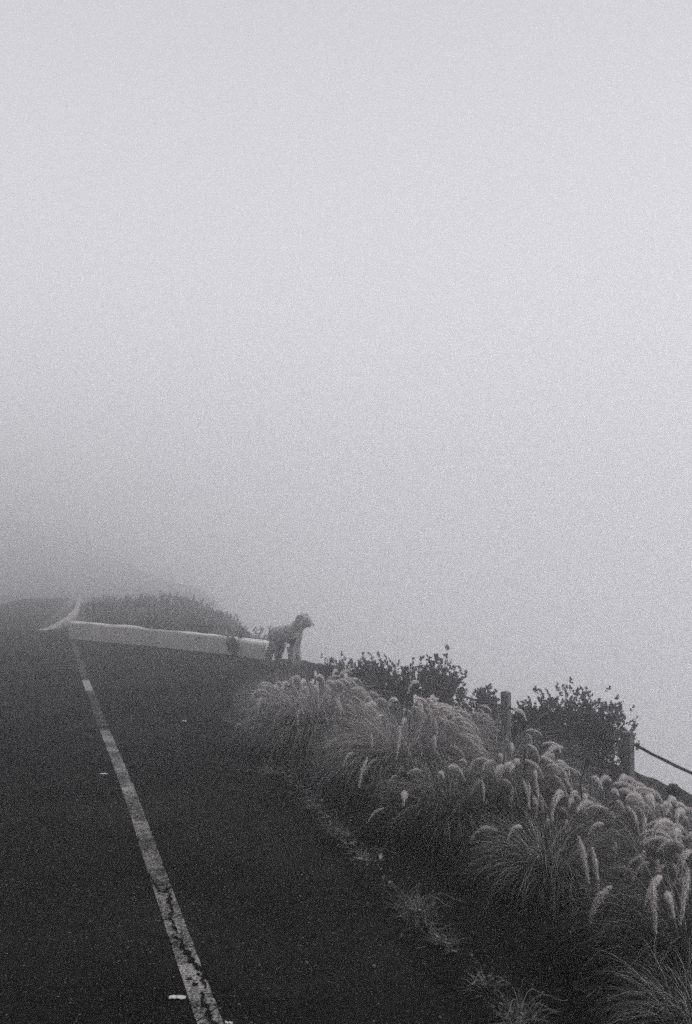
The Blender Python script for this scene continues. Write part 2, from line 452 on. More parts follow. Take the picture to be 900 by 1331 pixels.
# ------------------------------------------------------------------ shrubs
def shrub(px, py_base, Yv, rx, ry, h, tufts, leaf, seed, label, group, base_drop=0.0, per=16, narrow=0.36, spiky=0.0, floor=-9.0, leafmat='leaf'):
    rng = np.random.default_rng(seed)
    p = W(px, py_base, Yv); x, y = p.x, p.y; z0 = max(gz(x, y), floor) - base_drop
    root = thing('shrub', (x, y, z0), label, 'shrub', group)
    lobes = [(rng.uniform(-.55, .55)*rx, rng.uniform(-.55, .55)*ry, h*rng.uniform(.42, .68), rng.uniform(.35, .55)) for _ in range(7)]
    lobes.append((0, 0, h*0.5, 0.62))
    V, Fq, S = [], [], []; tv, tf = [], []
    c_list = []
    while len(c_list) < tufts:
        lo = lobes[rng.integers(len(lobes))]
        d = rng.normal(size=3); d /= np.linalg.norm(d); r = rng.random()**0.42
        q = np.array([lo[0] + d[0]*rx*lo[3]*r, lo[1] + d[1]*ry*lo[3]*r, lo[2] + d[2]*h*0.72*lo[3]*r])
        if q[2] < 0.03: continue
        if rng.random() < spiky: q[2] += min(0.17, abs(rng.normal(0, 0.1)))*h
        c_list.append(q)
    for k, q in enumerate(c_list):
        up = np.array([q[0]/rx*0.5, q[1]/ry*0.5, 0.75]) + rng.normal(0, 0.25, 3); up /= np.linalg.norm(up)
        base_s = rng.random()*0.7
        n = rng.integers(per - 5, per + 6); Ls = leaf*rng.uniform(2.0, 3.2)
        for j in range(n):
            f = rng.random(); o = q + up*(f - 0.6)*Ls
            a = np.cross(up, rng.normal(size=3)); a /= np.linalg.norm(a)
            d = a*math.cos(0.6 + f*0.4) + up*(0.35 + f*0.7); d /= np.linalg.norm(d)
            sd_ = np.cross(d, rng.normal(size=3)); sd_ /= np.linalg.norm(sd_)
            L = leaf*rng.uniform(0.7, 1.3); wd = L*narrow
            b = len(V)
            V += [o, o + d*L*0.5 + sd_*wd, o + d*L, o + d*L*0.5 - sd_*wd]
            Fq.append((b, b + 1, b + 2, b + 3)); S += [min(1, base_s + rng.random()*0.3)]*4
        if k % max(1, tufts//70) == 0:
            f0 = np.array([q[0]*0.12, q[1]*0.12, -0.02]); mid = q*0.5 + np.array([0, 0, 0.06*h]) + rng.normal(0, 0.03, 3)
            tvv, tff = tube([f0, mid, q], [0.013, 0.008, 0.003], 5, False); o = len(tv)
            tv += tvv; tf += [tuple(i + o for i in ff) for ff in tff]
    link('branches', meshdata('branches', tv, tf, smooth=True), M['bark'], root)
    link('foliage', meshdata('foliage', np.array(V), np.array(Fq), np.array(S)), M[leafmat], root)
    return root
SG = 'shrubs on the slope behind the verge'
shrub(730, 1000, 9.6, 0.70, 0.6, 1.05, 1900, 0.025, 11, 'dense rounded dark shrub behind the rope between the two fence posts', SG, 0.05, spiky=0.12)
shrub(680, 1000, 8.75, 0.36, 0.4, 0.7, 330, 0.029, 12, 'low dark shrub growing close against the farther fence post', SG, 0.02, spiky=0.1)
shrub(530, 930, 10.9, 0.88, 0.7, 1.02, 1700, 0.029, 13, 'broad dark shrub behind the second grass clump, tallest leafy shoots at its crown', SG, 0.0, spiky=0.3)
shrub(572, 930, 10.9, 0.22, 0.25, 1.12, 110, 0.055, 14, 'upright shrub with stout leafy shoots standing above the others against the mist', SG, 0.0, per=14, spiky=0.35)
shrub(632, 930, 11.0, 0.3, 0.3, 0.86, 150, 0.046, 15, 'small shrub with upright leafy shoots just short of the farther post', SG, 0.0, per=14, spiky=0.4)
shrub(458, 910, 14.0, 0.6, 0.5, 0.72, 620, 0.029, 16, 'pale misty shrub at the brink between the dog and the broad shrub', SG, 0.0, spiky=0.2)
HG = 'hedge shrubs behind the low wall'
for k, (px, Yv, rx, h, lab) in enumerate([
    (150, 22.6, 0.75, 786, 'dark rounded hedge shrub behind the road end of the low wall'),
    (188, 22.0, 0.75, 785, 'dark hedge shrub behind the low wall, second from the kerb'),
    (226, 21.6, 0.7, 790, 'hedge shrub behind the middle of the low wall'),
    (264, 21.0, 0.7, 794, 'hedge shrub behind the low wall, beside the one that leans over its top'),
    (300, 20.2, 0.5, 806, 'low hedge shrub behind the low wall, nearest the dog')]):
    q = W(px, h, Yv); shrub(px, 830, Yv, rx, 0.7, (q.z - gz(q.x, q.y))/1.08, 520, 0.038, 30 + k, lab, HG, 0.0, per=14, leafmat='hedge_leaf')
shrub(307, 846, 17.75, 0.24, 0.16, 0.36, 60, 0.045, 41, 'small shrub growing in front of the low wall towards the dog', SG, 0.0, per=12)
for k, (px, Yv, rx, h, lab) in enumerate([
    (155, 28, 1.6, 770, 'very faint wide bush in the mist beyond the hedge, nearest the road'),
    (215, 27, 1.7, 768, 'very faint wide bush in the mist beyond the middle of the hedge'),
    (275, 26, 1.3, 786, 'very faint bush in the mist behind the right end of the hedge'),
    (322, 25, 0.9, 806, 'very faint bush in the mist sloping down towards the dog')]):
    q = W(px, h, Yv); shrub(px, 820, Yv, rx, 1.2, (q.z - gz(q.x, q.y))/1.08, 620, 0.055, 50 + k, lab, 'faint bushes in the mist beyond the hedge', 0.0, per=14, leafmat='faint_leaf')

# ------------------------------------------------------------------ fountain grass
def head_mesh(seed, L, e0, droop, R0=0.0052, hair=0.0165, nh=1150):
    """One bottlebrush seed head: core and bristles; starts at the origin, bends in the XZ plane."""
    rng = np.random.default_rng(seed); K = 14; s = np.linspace(0, 1, K)
    e = e0 - droop*s; st = L/(K - 1)
    P = np.zeros((K, 3)); P[1:, 0] = np.cumsum(np.cos(e[:-1])*st); P[1:, 2] = np.cumsum(np.sin(e[:-1])*st)
    prof = np.clip(np.minimum(1, 0.4 + s*3)*np.minimum(1, 0.1 + (1 - s)*1.35), 0.05, 1)
    V, Fc = tube([tuple(p) for p in P], list(R0*prof), 6)
    tris = [f[:] for f in Fc]
    sh = [0.8]*len(V)
    T = np.stack([np.cos(e), np.zeros(K), np.sin(e)], -1); Bn = np.array([0, 1, 0.]); 
    for k in range(nh):
        f = rng.random()*(K - 1.001); i = int(f); fr = f - i
        p = P[i]*(1 - fr) + P[i + 1]*fr; t = T[i]; nrm = np.cross(Bn, t)
        a = rng.uniform(0, 2*math.pi); rad = Bn*math.cos(a) + nrm*math.sin(a)
        d = rad + t*rng.uniform(0.35, 0.9); d /= np.linalg.norm(d)
        sd_ = np.cross(d, t); sd_ /= np.linalg.norm(sd_) + 1e-9
        L2 = hair*rng.uniform(0.45, 1.45)*(0.35 + 0.65*prof[i]); b = len(V)
        o = p + rad*R0*prof[i]*0.8
        V += [o - sd_*0.0015, o + sd_*0.0015, o + d*L2]
        tris.append((b, b + 1, b + 2)); v = rng.random(); sh += [v, v, v]
    me = meshdata('seed_head', [tuple(v) for v in V], tris, sh)
    me.materials.append(M['plume']); return me, P[-1]
HEADS = [
    head_mesh(1, 0.19, 0.9, 1.9), head_mesh(2, 0.17, 0.5, 1.6), head_mesh(3, 0.21, 0.7, 2.2),
    head_mesh(4, 0.18, 0.2, 1.2), head_mesh(5, 0.15, 1.0, 1.5), head_mesh(6, 0.2, 0.1, 1.5)]
FALL = [head_mesh(11, 0.19, 0.15, 1.5), head_mesh(12, 0.17, -0.2, 1.1), head_mesh(13, 0.21, -0.05, 1.3), head_mesh(14, 0.16, -0.5, 0.8)]
HANG = [head_mesh(7, 0.19, -1.25, 0.25), head_mesh(8, 0.16, -1.35, 0.15), head_mesh(9, 0.21, -1.1, 0.4)]

def clump(x, y, rad, h, nb, nh, seed, label, heads=(), dry=0.2, wid=0.0032, face=None, hscale=1.0, lean=(0, 0), spread=1.0):
    rng = np.random.default_rng(seed); z0 = gz(x, y); nb = int(nb*1.7)
    root = thing('fountain_grass', (x, y, z0), label, 'ornamental grass', 'fountain grass clumps along the verge')
    n = nb; az = rng.uniform(0, 2*math.pi, n); rr = rad*0.32*np.sqrt(rng.random(n))
    base = np.stack([rr*np.cos(az), rr*np.sin(az), np.full(n, -0.01)], -1)
    az2 = az + rng.normal(0, 0.5, n)
    k = rng.random(n)
    e0 = 1.48 - 0.6*k*spread + rng.normal(0, 0.08, n)
    length = (h*1.35 + rad*0.25)*rng.uniform(0.5, 1.1, n)
    droop = rng.uniform(1.9, 3.0, n)*(0.75 + 0.3*k)*(0.6 + 0.4*spread)
    shade = np.clip(rng.random(n)**2.2*0.75, 0, 1); shade[rng.random(n) < dry] = 1.0
    parts = [blades(rng, base, az2, length, e0, droop, np.full(n, wid)*rng.uniform(0.6, 1.3, n), 6, shade, rng.normal(0, 0.35, n))]
    # dead skirt lying out round the foot
    m = nb//6; az = rng.uniform(0, 2*math.pi, m); rr = rad*0.35*np.sqrt(rng.random(m))
    base = np.stack([rr*np.cos(az), rr*np.sin(az), np.full(m, 0.0)], -1)
    parts.append(blades(rng, base, az + rng.normal(0, 0.4, m), rad*rng.uniform(0.7, 1.5, m), rng.uniform(0.15, 0.9, m), rng.uniform(0.5, 1.5, m),
                        np.full(m, wid*0.8), 6, np.clip(rng.random(m), 0.2, 1), rng.normal(0, 0.5, m)))
    # flower stalks and their seed heads
    spots = []
    for k in range(int(nh*1.35)):
        if face is not None and rng.random() < 0.8: a = face + rng.normal(0, 0.8)
        else: a = rng.uniform(0, 2*math.pi)
        q = rng.random(); rr = rad*(0.2 + 1.05*math.sqrt(q)); zz = h*(1.06 - 0.55*q**1.5)*rng.uniform(0.9, 1.08)
        spots.append((rr*math.cos(a), rr*math.sin(a), zz, a, 'fall' if q > 0.45 else None))
    for (hx, hy, hz, style) in heads:
        lx, ly = hx - x, hy - y
        spots.append((lx, ly, hz - z0, math.atan2(ly, lx), style))
    stalk = []
    tilt = []
    for (lx, ly, lz, a, style) in spots:
        if style is None: style = 'arch' if rng.random() < 0.88 else 'hang'
        bank_ = {'arch': HEADS, 'fall': FALL, 'hang': HANG}[style]; me, _ = bank_[rng.integers(len(bank_))]
        ho = link('seed_head', me, None, root, (lx, ly, lz))
        ho.rotation_euler = (rng.normal(0, 0.12), rng.normal(0, 0.15), a + rng.normal(0, 0.35))
        sc = hscale*rng.uniform(0.68, 1.3); wd_ = sc*rng.uniform(0.8, 1.1); ho.scale = (sc, wd_, sc)
        # stalk from the foot to the head's base, arching
        r0 = Vector((lx*0.12, ly*0.12, 0)); r1 = Vector((lx, ly, lz))
        up = Vector((lx*0.45, ly*0.45, max(lz*1.02, 0.05)))
        pts = []
        for s in np.linspace(0, 1, 9):
            pts.append(r0*(1 - s)**2 + up*2*s*(1 - s) + r1*s*s)
        sv_, fv = [], []
        for j, p in enumerate(pts):
            sdv = Vector((-math.sin(a), math.cos(a), 0.3))*0.0011
            sv_ += [p - sdv, p + sdv]
        for j in range(8): fv.append((2*j, 2*j + 1, 2*j + 3, 2*j + 2))
        parts.append((np.array([tuple(v) for v in sv_]), np.array(fv), np.full(len(sv_), 0.85)))
    V, Fq, S = join(parts)
    # keep blades off the ground surface
    V[:, 2] = np.maximum(V[:, 2], -0.03 + 0.02*rng.random(len(V)))
    link('blades', meshdata('blades', V, Fq, S), M['blade'], root)
    return root
def HP(px, py, Yv, style='arch'):
    p = W(px, py, Yv); return (p.x, p.y, p.z, style)
def at(px, Yv): p = W(px, 900, Yv); return p.x, p.y
RIGHT = 0.1
x, y = at(408, 9.3); clump(x, y, 0.44, 0.64, 4600, 52, 101, 'big rounded fountain grass mound nearest the dog, drooping heads thickest on its slope side',
    [HP(341, 908, 9.0), HP(350, 902, 8.95), HP(362, 897, 8.9), HP(337, 918, 8.95), HP(376, 891, 9.0), HP(392, 886, 8.9), HP(400, 896, 8.85), HP(408, 892, 8.9), HP(414, 915, 8.85, 'hang'), HP(388, 920, 8.8, 'hang')], wid=0.0036, face=-0.3, hscale=0.9, dry=0.5)
x, y = at(530, 7.7); clump(x, y, 0.40, 0.64, 4200, 58, 103, 'large fountain grass clump below the broad shrub, crested with pale seed heads',
    [HP(483, 952, 7.2, 'hang'), HP(520, 943, 7.15, 'hang'), HP(460, 978, 7.1), HP(478, 984, 7.0, 'hang'), HP(497, 930, 7.3), HP(490, 920, 7.4), HP(503, 913, 7.5)], face=0.2, hscale=0.9, dry=0.45)
x, y = at(592, 6.5); clump(x, y, 0.42, 0.42, 2600, 6, 104, 'low spreading grass clump below the large one, a curved head over bare soil',
    [HP(528, 1038, 6.1), HP(583, 1000, 6.4), HP(627, 1015, 6.1, 'hang'), HP(570, 1010, 6.3)], hscale=0.8)
x, y = at(672, 6.6); clump(x, y, 0.34, 0.5, 2600, 32, 105, 'fountain grass clump in the row with a dense spray of hanging pale heads',
    [HP(680, 1012, 6.1, 'hang'), HP(688, 1018, 6.05, 'hang'), HP(697, 1014, 6.0, 'hang'), HP(648, 983, 6.3)], face=-0.6, hscale=0.85)
x, y = at(716, 5.5); clump(x, y, 0.40, 0.34, 2600, 4, 106, 'dark fountain grass clump nearest the bare soil with straw blades swept forward',
    [HP(752, 1087, 5.0, 'hang'), HP(770, 1101, 5.0, 'hang'), HP(732, 1035, 5.2)], dry=0.22)
x, y = at(768, 6.3); clump(x, y, 0.36, 0.46, 2600, 28, 107, 'fountain grass clump in front of the nearer fence post with long arching heads',
    [HP(730, 1035, 5.8), HP(770, 1010, 6.2), HP(745, 1000, 6.3)], face=-0.4, hscale=0.9)
x, y = at(840, 5.7); clump(x, y, 0.38, 0.44, 2700, 24, 108, 'fountain grass clump under the sagging rope beside the dark thistle head',
    [HP(815, 1040, 5.4), HP(842, 1038, 5.4), HP(865, 1060, 5.3), HP(785, 1072, 5.2)], face=-0.7, hscale=0.95)
x, y = at(930, 5.2); clump(x, y, 0.36, 0.46, 2400, 20, 109, 'fountain grass clump cut by the photo edge below the rope',
    [HP(880, 1048, 5.0), HP(876, 1075, 4.8), HP(884, 1085, 4.8), HP(890, 1060, 4.9)], face=2.8, hscale=0.95)
x, y = at(890, 4.35); clump(x, y, 0.34, 0.44, 1700, 2, 110, 'thin dark clump of upright grass stems in the bottom corner with few hanging heads',
    [HP(848, 1142, 4.1, 'hang'), HP(895, 1128, 4.2, 'hang'), HP(860, 1140, 4.3), HP(868, 1168, 4.1)], dry=0.1, spread=0.75)
x, y = at(905, 3.7); clump(x, y, 0.3, 0.3, 1300, 0, 111, 'low straw coloured grass tussock at the very bottom corner',
    [HP(898, 1282, 3.5)], dry=0.2)
x, y = at(652, 8.3); clump(x, y, 0.36, 0.72, 2200, 6, 112, 'hazy grass clump without many heads between the large clump and the farther post', [], wid=0.004)
x, y = at(590, 10.4); clump(x, y, 0.32, 0.72, 1700, 20, 113, 'misty fountain grass clump with heads in front of the broad shrub', [HP(548, 873, 10.2), HP(545, 888, 10.2)], face=-0.3, hscale=0.9, wid=0.004)

# ------------------------------------------------------------------ verge: dry grass mat, weed tufts, gravel
rng = np.random.default_rng(77)
n = 9000; T_, U_ = [], []
while len(T_) < n:
    t = rng.uniform(-1.5, 11.5); r = float(road_r(t)); mode = rng.random()
    if t > 3.2 and mode < 0.75:
        u = r + rng.uniform(-0.05, 0.55) + (0.3 if t < 4.5 else 0)*rng.random()
    elif t < 3.2 and mode < 0.35:
        if vnoise(t, 0.0, 2.2, 5.0)[0] < 0.05: continue
        u = r + rng.normal(0.02, 0.035)
    elif t < 2.5:
        u = r + rng.uniform(0.62, 1.4) + 0.1*math.sin(t*3)
    else: continue
    T_.append(t); U_.append(u)
T_, U_ = np.array(T_), np.array(U_)
bx, by = XY(T_, U_); bz = ground_z(bx, by)
verge_v = blades(rng, np.stack([bx, by, bz - 0.004], -1), rng.uniform(0, 2*math.pi, n), rng.uniform(0.05, 0.24, n)*np.where(T_ < 3, 0.75, 1),
                 rng.uniform(0.1, 1.1, n), rng.uniform(0.4, 1.8, n), rng.uniform(0.0015, 0.0035, n), 5, rng.random(n)**1.5, rng.normal(0, 0.6, n))
kind(link('verge_grass', meshdata('verge_grass', *verge_v), M['straw']), 'stuff')

def tuft(px, py, size, nb, seed, label, stems=3):
    rng = np.random.default_rng(seed)
    Yv = 1294*1.8/(py - 720); p = W(px, py, Yv); z0 = max(gz(p.x, p.y), -0.02)
    root = thing('weed_tuft', (p.x, p.y, z0), label, 'weed', 'weed tufts along the broken tarmac edge')
    az = rng.uniform(0, 2*math.pi, nb); rr = size*0.35*np.sqrt(rng.random(nb))
    base = np.stack([rr*np.cos(az)*1.4, rr*np.sin(az), np.full(nb, -0.005)], -1)
    v = blades(rng, base, az, size*rng.uniform(0.4, 1.1, nb), rng.uniform(0.3, 1.45, nb), rng.uniform(0.4, 2.0, nb), np.full(nb, 0.0032), 5, rng.random(nb)**1.3, rng.normal(0, 0.5, nb))
    link('blades', meshdata('blades', *v), M['straw'], root)
    V, Fq, S = [], [], []
    for k in range(22):   # small round leaves close to the soil
        a = rng.uniform(0, 6.28); r = size*0.5*rng.random(); o = np.array([r*math.cos(a), r*math.sin(a), 0.006 + 0.03*rng.random()])
        d = rng.normal(size=3); d[2] = abs(d[2])*0.5; d /= np.linalg.norm(d); s_ = np.cross(d, (0, 0, 1.)); s_ /= np.linalg.norm(s_)
        L = 0.022*rng.uniform(0.6, 1.4); b = len(V)
        V += [o, o + d*L*.5 + s_*L*.32, o + d*L, o + d*L*.5 - s_*L*.32]; Fq.append((b, b+1, b+2, b+3)); S += [0.4 + 0.6*rng.random()]*4
    link('leaves', meshdata('leaves', np.array(V), np.array(Fq), np.array(S)), M['straw'], root)
    if stems:
        tv, tf = [], []
        for k in range(stems):
            a = rng.uniform(-3, 3); L = size*rng.uniform(0.8, 1.7); e = rng.uniform(0.5, 1.1)
            pts = [(math.cos(a)*L*s*math.cos(e*(1 - s)), math.sin(a)*L*s*0.6, L*0.55*math.sin(min(1.0, s*1.25)*2.4)*0.8) for s in np.linspace(0, 1, 9)]
            vv, ff = tube(pts, 0.0014, 4, False); o = len(tv); tv += vv; tf += [tuple(i + o for i in q) for q in ff]
        me = meshdata('stem', tv, tf, [0.9]*len(tv)); link('stem', me, M['straw'], root)
    return root
tuft(405, 1045, 0.12, 60, 201, 'small weed tuft in the tarmac edge below the two grass clumps under the dog')
tuft(443, 1080, 0.12, 70, 202, 'weed tuft at the tarmac edge where a dry runner crosses the bare soil')
tuft(474, 1112, 0.14, 90, 203, 'bushy weed tuft with upright pale stalks on the tarmac edge', 5)
tuft(540, 1178, 0.17, 130, 204, 'widest weed tuft on the tarmac edge with one long arching stalk', 3)
tuft(576, 1212, 0.10, 60, 205, 'small crumpled pale weed tuft just below the widest tuft', 0)
tuft(632, 1266, 0.12, 70, 206, 'ragged weed tuft on the tarmac edge between the crumpled one and the last one', 2)
tuft(676, 1306, 0.17, 110, 207, 'last weed tuft on the tarmac edge before the photo ends, with spreading stalks', 4)
tuft(300, 935, 0.22, 90, 208, 'dark weed tuft standing in the tarmac beside the rounded grass clump', 0)
tuft(352, 1000, 0.16, 90, 209, 'straggly weed tuft at the foot of the rounded grass clump', 2)

rng = np.random.default_rng(9); V, Fc = [], []
for k in range(420):
    t = rng.uniform(-1.2, 7); r = float(road_r(t)); u = r + rng.uniform(0.0, 0.9) if rng.random() < 0.65 else rng.uniform(-2.5, r)
    x, y = XY(t, u); z = (gz(x, y) if u > r else road_z(t, u)) + 0.001
    s = 0.0035*math.exp(rng.normal(0, 0.45)); b = len(V)
    pr = [rng.uniform(0.6, 1.2) for _ in range(6)]; a0 = rng.uniform(0, 6.28)
    V.append((x, y, z + s*1.1))
    for j in range(6):
        a = a0 + j*math.pi/3; V.append((x + s*pr[j]*math.cos(a), y + s*pr[j]*math.sin(a), z + s*0.5*pr[5 - j]))
    for j in range(6): V.append((V[b + 1 + j][0], V[b + 1 + j][1], z - 0.01))
    for j in range(6):
        j2 = (j + 1) % 6; Fc.append((b, b + 1 + j, b + 1 + j2)); Fc.append((b + 1 + j, b + 7 + j, b + 7 + j2, b + 1 + j2))
kind(link('gravel', meshdata('gravel', V, Fc), M['stone']), 'stuff')

rng = np.random.default_rng(19); V, Fc, S = [], [], []
for k in range(1500):
    t = rng.uniform(-1.4, 8.5); r = float(road_r(t)); u = r + rng.normal(0.01, 0.055)
    if vnoise(t, 1.0, 1.9, 2.0)[0] < -0.12 and rng.random() < 0.8: continue
    x, y = XY(t, u); z = max(gz(x, y), -0.03 if u > r else 0.0) + 0.006 + 0.01*rng.random()
    L = 0.014*math.exp(rng.normal(0, 0.45)); a = rng.uniform(0, 6.28); d = np.array([math.cos(a), math.sin(a), rng.normal(0, 0.35)]); q = np.array([-math.sin(a), math.cos(a), rng.normal(0, 0.3)])
    o = np.array([x, y, z]); b = len(V)
    V += [o - d*L, o + q*L*0.4 + np.array([0, 0, L*0.2]), o + d*L, o - q*L*0.4 + np.array([0, 0, L*0.2])]; Fc.append((b, b + 1, b + 2, b + 3)); S += [rng.random()**1.6]*4
kind(link('leaf_litter', meshdata('leaf_litter', np.array(V), np.array(Fc), np.array(S)), M['straw']), 'stuff')

# ------------------------------------------------------------------ litter on the road
def scrap(name, px, py, L, wd, rz, label, seed):
    rng = np.random.default_rng(seed); Yv = 1294*1.8/(py - 720); p = W(px, py, Yv); V, Fc = [], []
    n = 9
    for k in range(n):
        s = k/(n - 1) - 0.5; z = 0.006 + 0.002*math.cos(s*3) + rng.normal(0, 0.0015)
        w_ = wd*0.5*(1 - (abs(s)*1.6)**4*0.6)*rng.uniform(0.85, 1.1)
        for (o, dz) in ((-1, 0), (0, 0.004), (1, 0)):
            V.append((s*L, o*w_, z + dz)); 
    m = len(V)
    V += [(v[0], v[1], v[2] - 0.0025) for v in V]
    for k in range(n - 1):
        for j in (0, 1):
            q = (3*k + j, 3*k + 3 + j, 3*k + 4 + j, 3*k + 1 + j); Fc.append(q); Fc.append(tuple(i + m for i in q[::-1]))
        Fc.append((3*k, m + 3*k, m + 3*k + 3, 3*k + 3)); Fc.append((3*k + 2, 3*k + 5, m + 3*k + 5, m + 3*k + 2))
    Fc.append((0, 1, m + 1, m)); Fc.append((1, 2, m + 2, m + 1)); e = 3*(n - 1)
    Fc.append((e, m + e, m + e + 1, e + 1)); Fc.append((e + 1, m + e + 1, m + e + 2, e + 2))
    o = link(name, meshdata(name, V, Fc), M['paper'], None, (p.x, p.y, 0.002)); o.rotation_euler.z = rz
    return tag(o, label, 'litter')
scrap('paper_scrap', 231, 1287, 0.068, 0.03, 0.0, 'white paper scrap lying on the tarmac beside the cracked end of the line', 1)
scrap('paper_scrap', 135, 1004, 0.06, 0.02, 0.05, 'tiny white paper scrap on the road lane beside the unbroken stretch of line', 2)
scrap('paper_scrap', 298, 1319, 0.03, 0.014, -0.1, 'smallest pale paper fleck at the foot of the line on the shoulder side', 3)
scrap('paper_scrap', 240, 936, 0.045, 0.03, -0.4, 'crumpled pale paper fleck on the open tarmac of the lay-by', 4)

# ------------------------------------------------------------------ fence
fx, fy = XY(2.3, 3.35); p2 = W(820, 1000, 7.0); p1 = W(659, 950, 9.0)
dvec = (p2.xy - p1.xy)
posts = [p1.xy - dvec, p1.xy, p2.xy, p2.xy + dvec]
tops = [0.52, W(659, 898, 9.0).z, W(818, 949, 7.0).z, 0.5]
fence = thing('rope_fence', (p1.x, p1.y, gz(p1.x, p1.y)), 'rope fence of square weathered wooden posts along the brink', 'fence')
def post(xy, top, seed, tilt, rz, wd):
    rng = np.random.default_rng(seed); bm = bmesh.new()
    z0 = gz(*xy); H = top - z0 + 0.15
    bmesh.ops.create_cube(bm, size=1)
    for v in bm.verts: v.co = Vector((v.co.x*wd, v.co.y*wd, (v.co.z + 0.5)*H))
    bmesh.ops.bevel(bm, geom=list(bm.edges), offset=0.009, segments=2, affect='EDGES')
    bmesh.ops.subdivide_edges(bm, edges=[e for e in bm.edges if abs(e.verts[0].co.z - e.verts[1].co.z) > 0.3], cuts=14)
    for v in bm.verts:
        k = noise.noise(Vector((v.co.x*9, v.co.y*9, v.co.z*3 + seed)))*0.006
        v.co.x += k; v.co.y += noise.noise(Vector((v.co.x*9 + 5, v.co.y*9, v.co.z*3)))*0.006
        if v.co.z > H - 0.03: v.co.z += 0.012*noise.noise(Vector((v.co.x*30, v.co.y*30, seed)))
    me = bpy.data.meshes.new('post'); bm.to_mesh(me); bm.free()
    o = link('post', me, M['wood'], fence, Vector((xy[0], xy[1], z0 - 0.15)) - fence.location)
    o.rotation_euler = (tilt[0], tilt[1], rz); return o
post(posts[0], tops[0], 1, (0, 0.02), 0.6, 0.09)
post(posts[1], tops[1], 2, (0.02, -0.03), 0.62, 0.074)
post(posts[2], tops[2], 3, (0.01, -0.045), 0.62, 0.074)
post(posts[3], tops[3], 4, (0.02, 0), 0.5, 0.085)
rp = [Vector((posts[0].x, posts[0].y, 0.43)), W(659, 918, 9.0), W(822, 966, 7.0), Vector((posts[3].x, posts[3].y, 0.44))]
pts = []
for a, b in zip(rp, rp[1:]):
    for s in np.linspace(0, 1, 17)[:-1]:
        p = a.lerp(b, s); p.z -= 0.05*4*s*(1 - s)*1.0; p.x += 0.003*math.sin(s*40); pts.append(p - fence.location)
pts.append(rp[-1] - fence.location)
# rope passes through the post, thicker twist there
v, f = tube(pts, 0.0105, 8)
link('rope', meshdata('rope', v, f, smooth=True), M['rope'], fence)

# ------------------------------------------------------------------ thistle and dry spikes
def thistle(px, py, Yv, r, label, name='thistle'):
    p = W(px, py, Yv); z0 = gz(p.x, p.y); root = thing(name, (p.x, p.y, z0), label, 'wild flower')
    H = p.z - z0
    v, f = tube([(0.02, 0, -0.02), (0.01, 0.01, H*0.4), (0, 0, H*0.8), (0, 0, H)], [0.004, 0.0035, 0.003, 0.004], 6)
    link('stem', meshdata('stem', v, f, smooth=True), M['bark'], root)
    bm = bmesh.new(); bmesh.ops.create_icosphere(bm, subdivisions=3, radius=r)
    for q in bm.verts:
        k = 1 + 0.32*noise.noise(q.co*(2.6/r*0.35)) + 0.2*noise.noise(q.co*(9/r*0.35)); q.co *= k; q.co.z *= 0.92
    rr = random.Random(3)
    for fc in list(bm.faces):
        if rr.random() < 0.35:
            c = fc.calc_center_median(); tip = bm.verts.new(c*1.22 + Vector((0, 0, 0.004)))
            vs = list(fc.verts)
            for a, b in zip(vs, vs[1:] + vs[:1]):
                try: bm.faces.new((a, b, tip))
                except ValueError: pass
    me = bpy.data.meshes.new('flower_head'); bm.to_mesh(me); bm.free()
    link('flower_head', me, M['bark'], root, (0, 0, H + r*0.3)); return root
thistle(876, 1030, 5.6, 0.036, 'dark ragged thistle head on a thin stem rising from the grass beneath the rope')
def spike(base, ctrl, label):
    p = W(*base); z0 = gz(p.x, p.y); root = thing('dry_stalk', (p.x, p.y, z0), label, 'dry stalk', 'bare dry stalks standing in the grass')
    pts = [Vector((0, 0, -0.01))] + [W(*c) - Vector((p.x, p.y, z0)) for c in ctrl]
    sm = []
    for k in range(len(pts) - 1):
        for s in np.linspace(0, 1, 5)[:-1]: sm.append(pts[k].lerp(pts[k + 1], s))
    sm.append(pts[-1]); n = len(sm)
    v, f = tube(sm, [0.0028 + 0.002*(k/n) for k in range(n)], 6)
    link('stem', meshdata('stem', v, f, smooth=True), M['bark'], root)
    a = sm[-1]; d = (sm[-1] - sm[-2]).normalized()
    v, f = tube([a - d*0.005, a + d*0.02, a + d*0.04, a + d*0.055], [0.004, 0.008, 0.006, 0.002], 7)
    link('husk', meshdata('husk', v, f, smooth=True), M['straw'], root); return root
spike((752, 1100, 6.0), [(757, 1050, 6.0), (755, 1015, 6.0), (762, 994, 6.0)], 'bare dark dry stalk with a hooked tip in front of the farther shrub')
spike((680, 1090, 6.3), [(683, 1030, 6.3), (682, 995, 6.3), (682, 982, 6.3)], 'short bare dark dry stalk rising above the spray of hanging heads')

